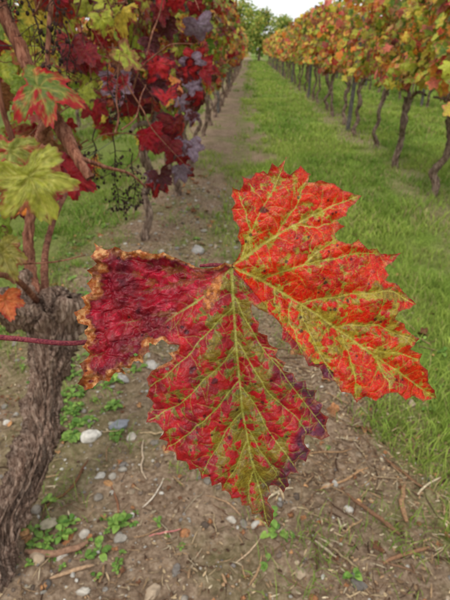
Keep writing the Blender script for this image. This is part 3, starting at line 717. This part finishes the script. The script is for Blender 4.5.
for x,y,ln,rad,ang,c in[(-.455,.815,.15,.009,.25,L(140,108,86)),(-.40,.76,.10,.005,.5,L(170,140,110)),(-.20,.90,.085,.0022,.35,L(190,120,114)),(-.25,1.02,.11,.002,1.2,L(204,190,170)),(-.36,.98,.16,.003,1.9,L(130,90,66)),(-.30,1.15,.17,.003,1.75,L(180,160,136)),(.36,.98,.17,.006,2.3,L(120,88,66)),(.42,.86,.14,.005,.4,L(140,104,78)),(.30,1.1,.2,.0035,.5,L(166,130,94)),(.25,1.2,.2,.003,.2,L(140,110,80)),(.50,1.15,.18,.004,2.2,L(120,88,64)),(.46,1.02,.13,.007,1.3,L(150,116,86)),(-.05,1.0,.12,.0025,2.6,L(160,130,100)),(.02,.86,.1,.002,.9,L(186,160,130)),(-.5,1.02,.2,.004,1.2,L(110,76,54))]:
    stick(x,y,ln,rad,ang,c,int(x*100)%40,.15,12)
lt.make('twig_litter',M_bits)
dl=Acc();n=900
x=-1.2+2.1*r7.random(n);y=.7+4.5*r7.random(n);z=gh(x,y)+.006
nr=np.array([0,0,1])+(r7.random((n,3))-.5)*1.1;tp=r7.random((n,3))-.5
s=np.where(r7.random(n)<.12,.030,.010)*(.7+.6*r7.random(n))
c1=pal([L(150,104,70),L(108,74,52),L(184,140,96),L(150,60,44)],[3,3,2,.4],n,r7);c2=pal([L(92,60,44),L(160,112,74)],[1,1],n,r7)
leaves(dl,MD,np.stack([x,y,z+s*.1],1),nr,tp,s,c1,c2,c1,1.1,r7)
dl.make('fallen_leaves',M_bits)
tick('litter')
# ================= distant trees
def tree(x,y,h,seed,cols,w):
    r=np.random.default_rng(seed);root=bpy.data.objects.new('tree',None);sc.collection.objects.link(root);a=Acc()
    a.tube([(x,y,-.1),(x+.1,y,h*.3),(x,y,h*.8)],[h*.03,h*.022,h*.006],14,8,.3,seed)
    fo=Acc()
    for k in range(34):
        an=r.random()*6.28;zz=h*(.25+.68*r.random());rad=h*.36*math.sin(np.clip((zz/h-.1)/.9,0.02,1)*3.0)**.6*(.3+.7*r.random())
        c=np.array([x+math.cos(an)*rad,y+math.sin(an)*rad,zz])
        a.tube([(x,y,zz*.7),c*.5+np.array([x,y,zz*.85])*.5,c],[h*.009,h*.006,h*.003],6,5)
        m=110;p=c+r.normal(size=(m,3))*h*.06*(.7+.7*r.random());q=pal(cols,w,m,r)*(.7+.6*r.random())
        leaves(fo,LO,p,r.normal(size=(m,3)),r.normal(size=(m,3)),h*.026*(.7+.6*r.random(m)),q,q*.8,q,r=r)
    a.make('trunk',M_bark,parent=root);fo.make('crown',M_leaf,parent=root)
TC=[L(130,160,70),L(172,180,84),L(200,180,92),L(104,134,60)]
for i,(x,y,h) in enumerate([(.9,60,5.0),(4.5,74,5.0),(-1.5,66,6.5),(9,80,6),(-6,75,7)]): tree(x,y,h,300+i,TC,[2,3,1,1])
dt=Acc();r8=np.random.default_rng(77);n=8000
x=-90+180*r8.random(n);y=96+14*r8.random(n);z=(2.0+2.2*fbm(x*.15,x*0,5))*np.sqrt(r8.random(n))*1.2
q=pal(TC,[2,2,1,3],n,r8)*.9
leaves(dt,LO,np.stack([x,y,z],1),r8.normal(size=(n,3)),r8.normal(size=(n,3)),.45*(.6+.8*r8.random(n)),q,q*.8,q,r=r8)
dt.make('distant_trees',M_leaf)

# ================= light, sky, camera
w=bpy.data.worlds.new('World');sc.world=w;w.use_nodes=True;nt=w.node_tree;nt.nodes.clear();N=nt.nodes.new;l=nt.links.new
SE=math.radians(52);SA=math.radians(200)
sk=N('ShaderNodeTexSky');sk.sky_type='NISHITA';sk.sun_disc=False;sk.sun_elevation=SE;sk.sun_rotation=SA;sk.dust_density=4
tc=N('ShaderNodeTexCoord');no=N('ShaderNodeTexNoise');no.inputs['Scale'].default_value=2.5;no.inputs['Detail'].default_value=5
l(tc.outputs['Generated'],no.inputs['Vector'])
cr_=N('ShaderNodeValToRGB');e=cr_.color_ramp.elements;e[0].position=.3;e[0].color=(8.6,8.9,9.4,1);e[1].position=.7;e[1].color=(11.5,11.5,11.5,1)
l(no.outputs['Fac'],cr_.inputs[0])
mx=N('ShaderNodeMix');mx.data_type='RGBA';mx.inputs[0].default_value=.85;l(sk.outputs[0],mx.inputs[6]);l(cr_.outputs[0],mx.inputs[7])
bg=N('ShaderNodeBackground');bg.inputs['Strength'].default_value=.125;l(mx.outputs[2],bg.inputs['Color'])
o=N('ShaderNodeOutputWorld');l(bg.outputs[0],o.inputs[0])
sd=bpy.data.lights.new('sun','SUN');sd.energy=1.5;sd.angle=math.radians(12);sd.color=(1,.96,.9)
so=bpy.data.objects.new('sun',sd);sc.collection.objects.link(so)
dirv=Vector((math.sin(SA)*math.cos(SE),math.cos(SA)*math.cos(SE),math.sin(SE)))
so.rotation_euler=dirv.to_track_quat('Z','Y').to_euler()
cd=bpy.data.cameras.new('camera');co=bpy.data.objects.new('camera',cd);sc.collection.objects.link(co)
cd.sensor_fit='VERTICAL';cd.sensor_height=36;cd.lens=30;cd.clip_start=.01;cd.clip_end=3000
co.location=(0,0,HC);co.rotation_euler=(math.radians(90-PITCH),0,math.radians(YAW))
cd.dof.use_dof=True;cd.dof.focus_distance=.252;cd.dof.aperture_fstop=25
sc.camera=co
sc.view_settings.view_transform='Standard';sc.view_settings.look='None';sc.view_settings.exposure=0
tick('end')
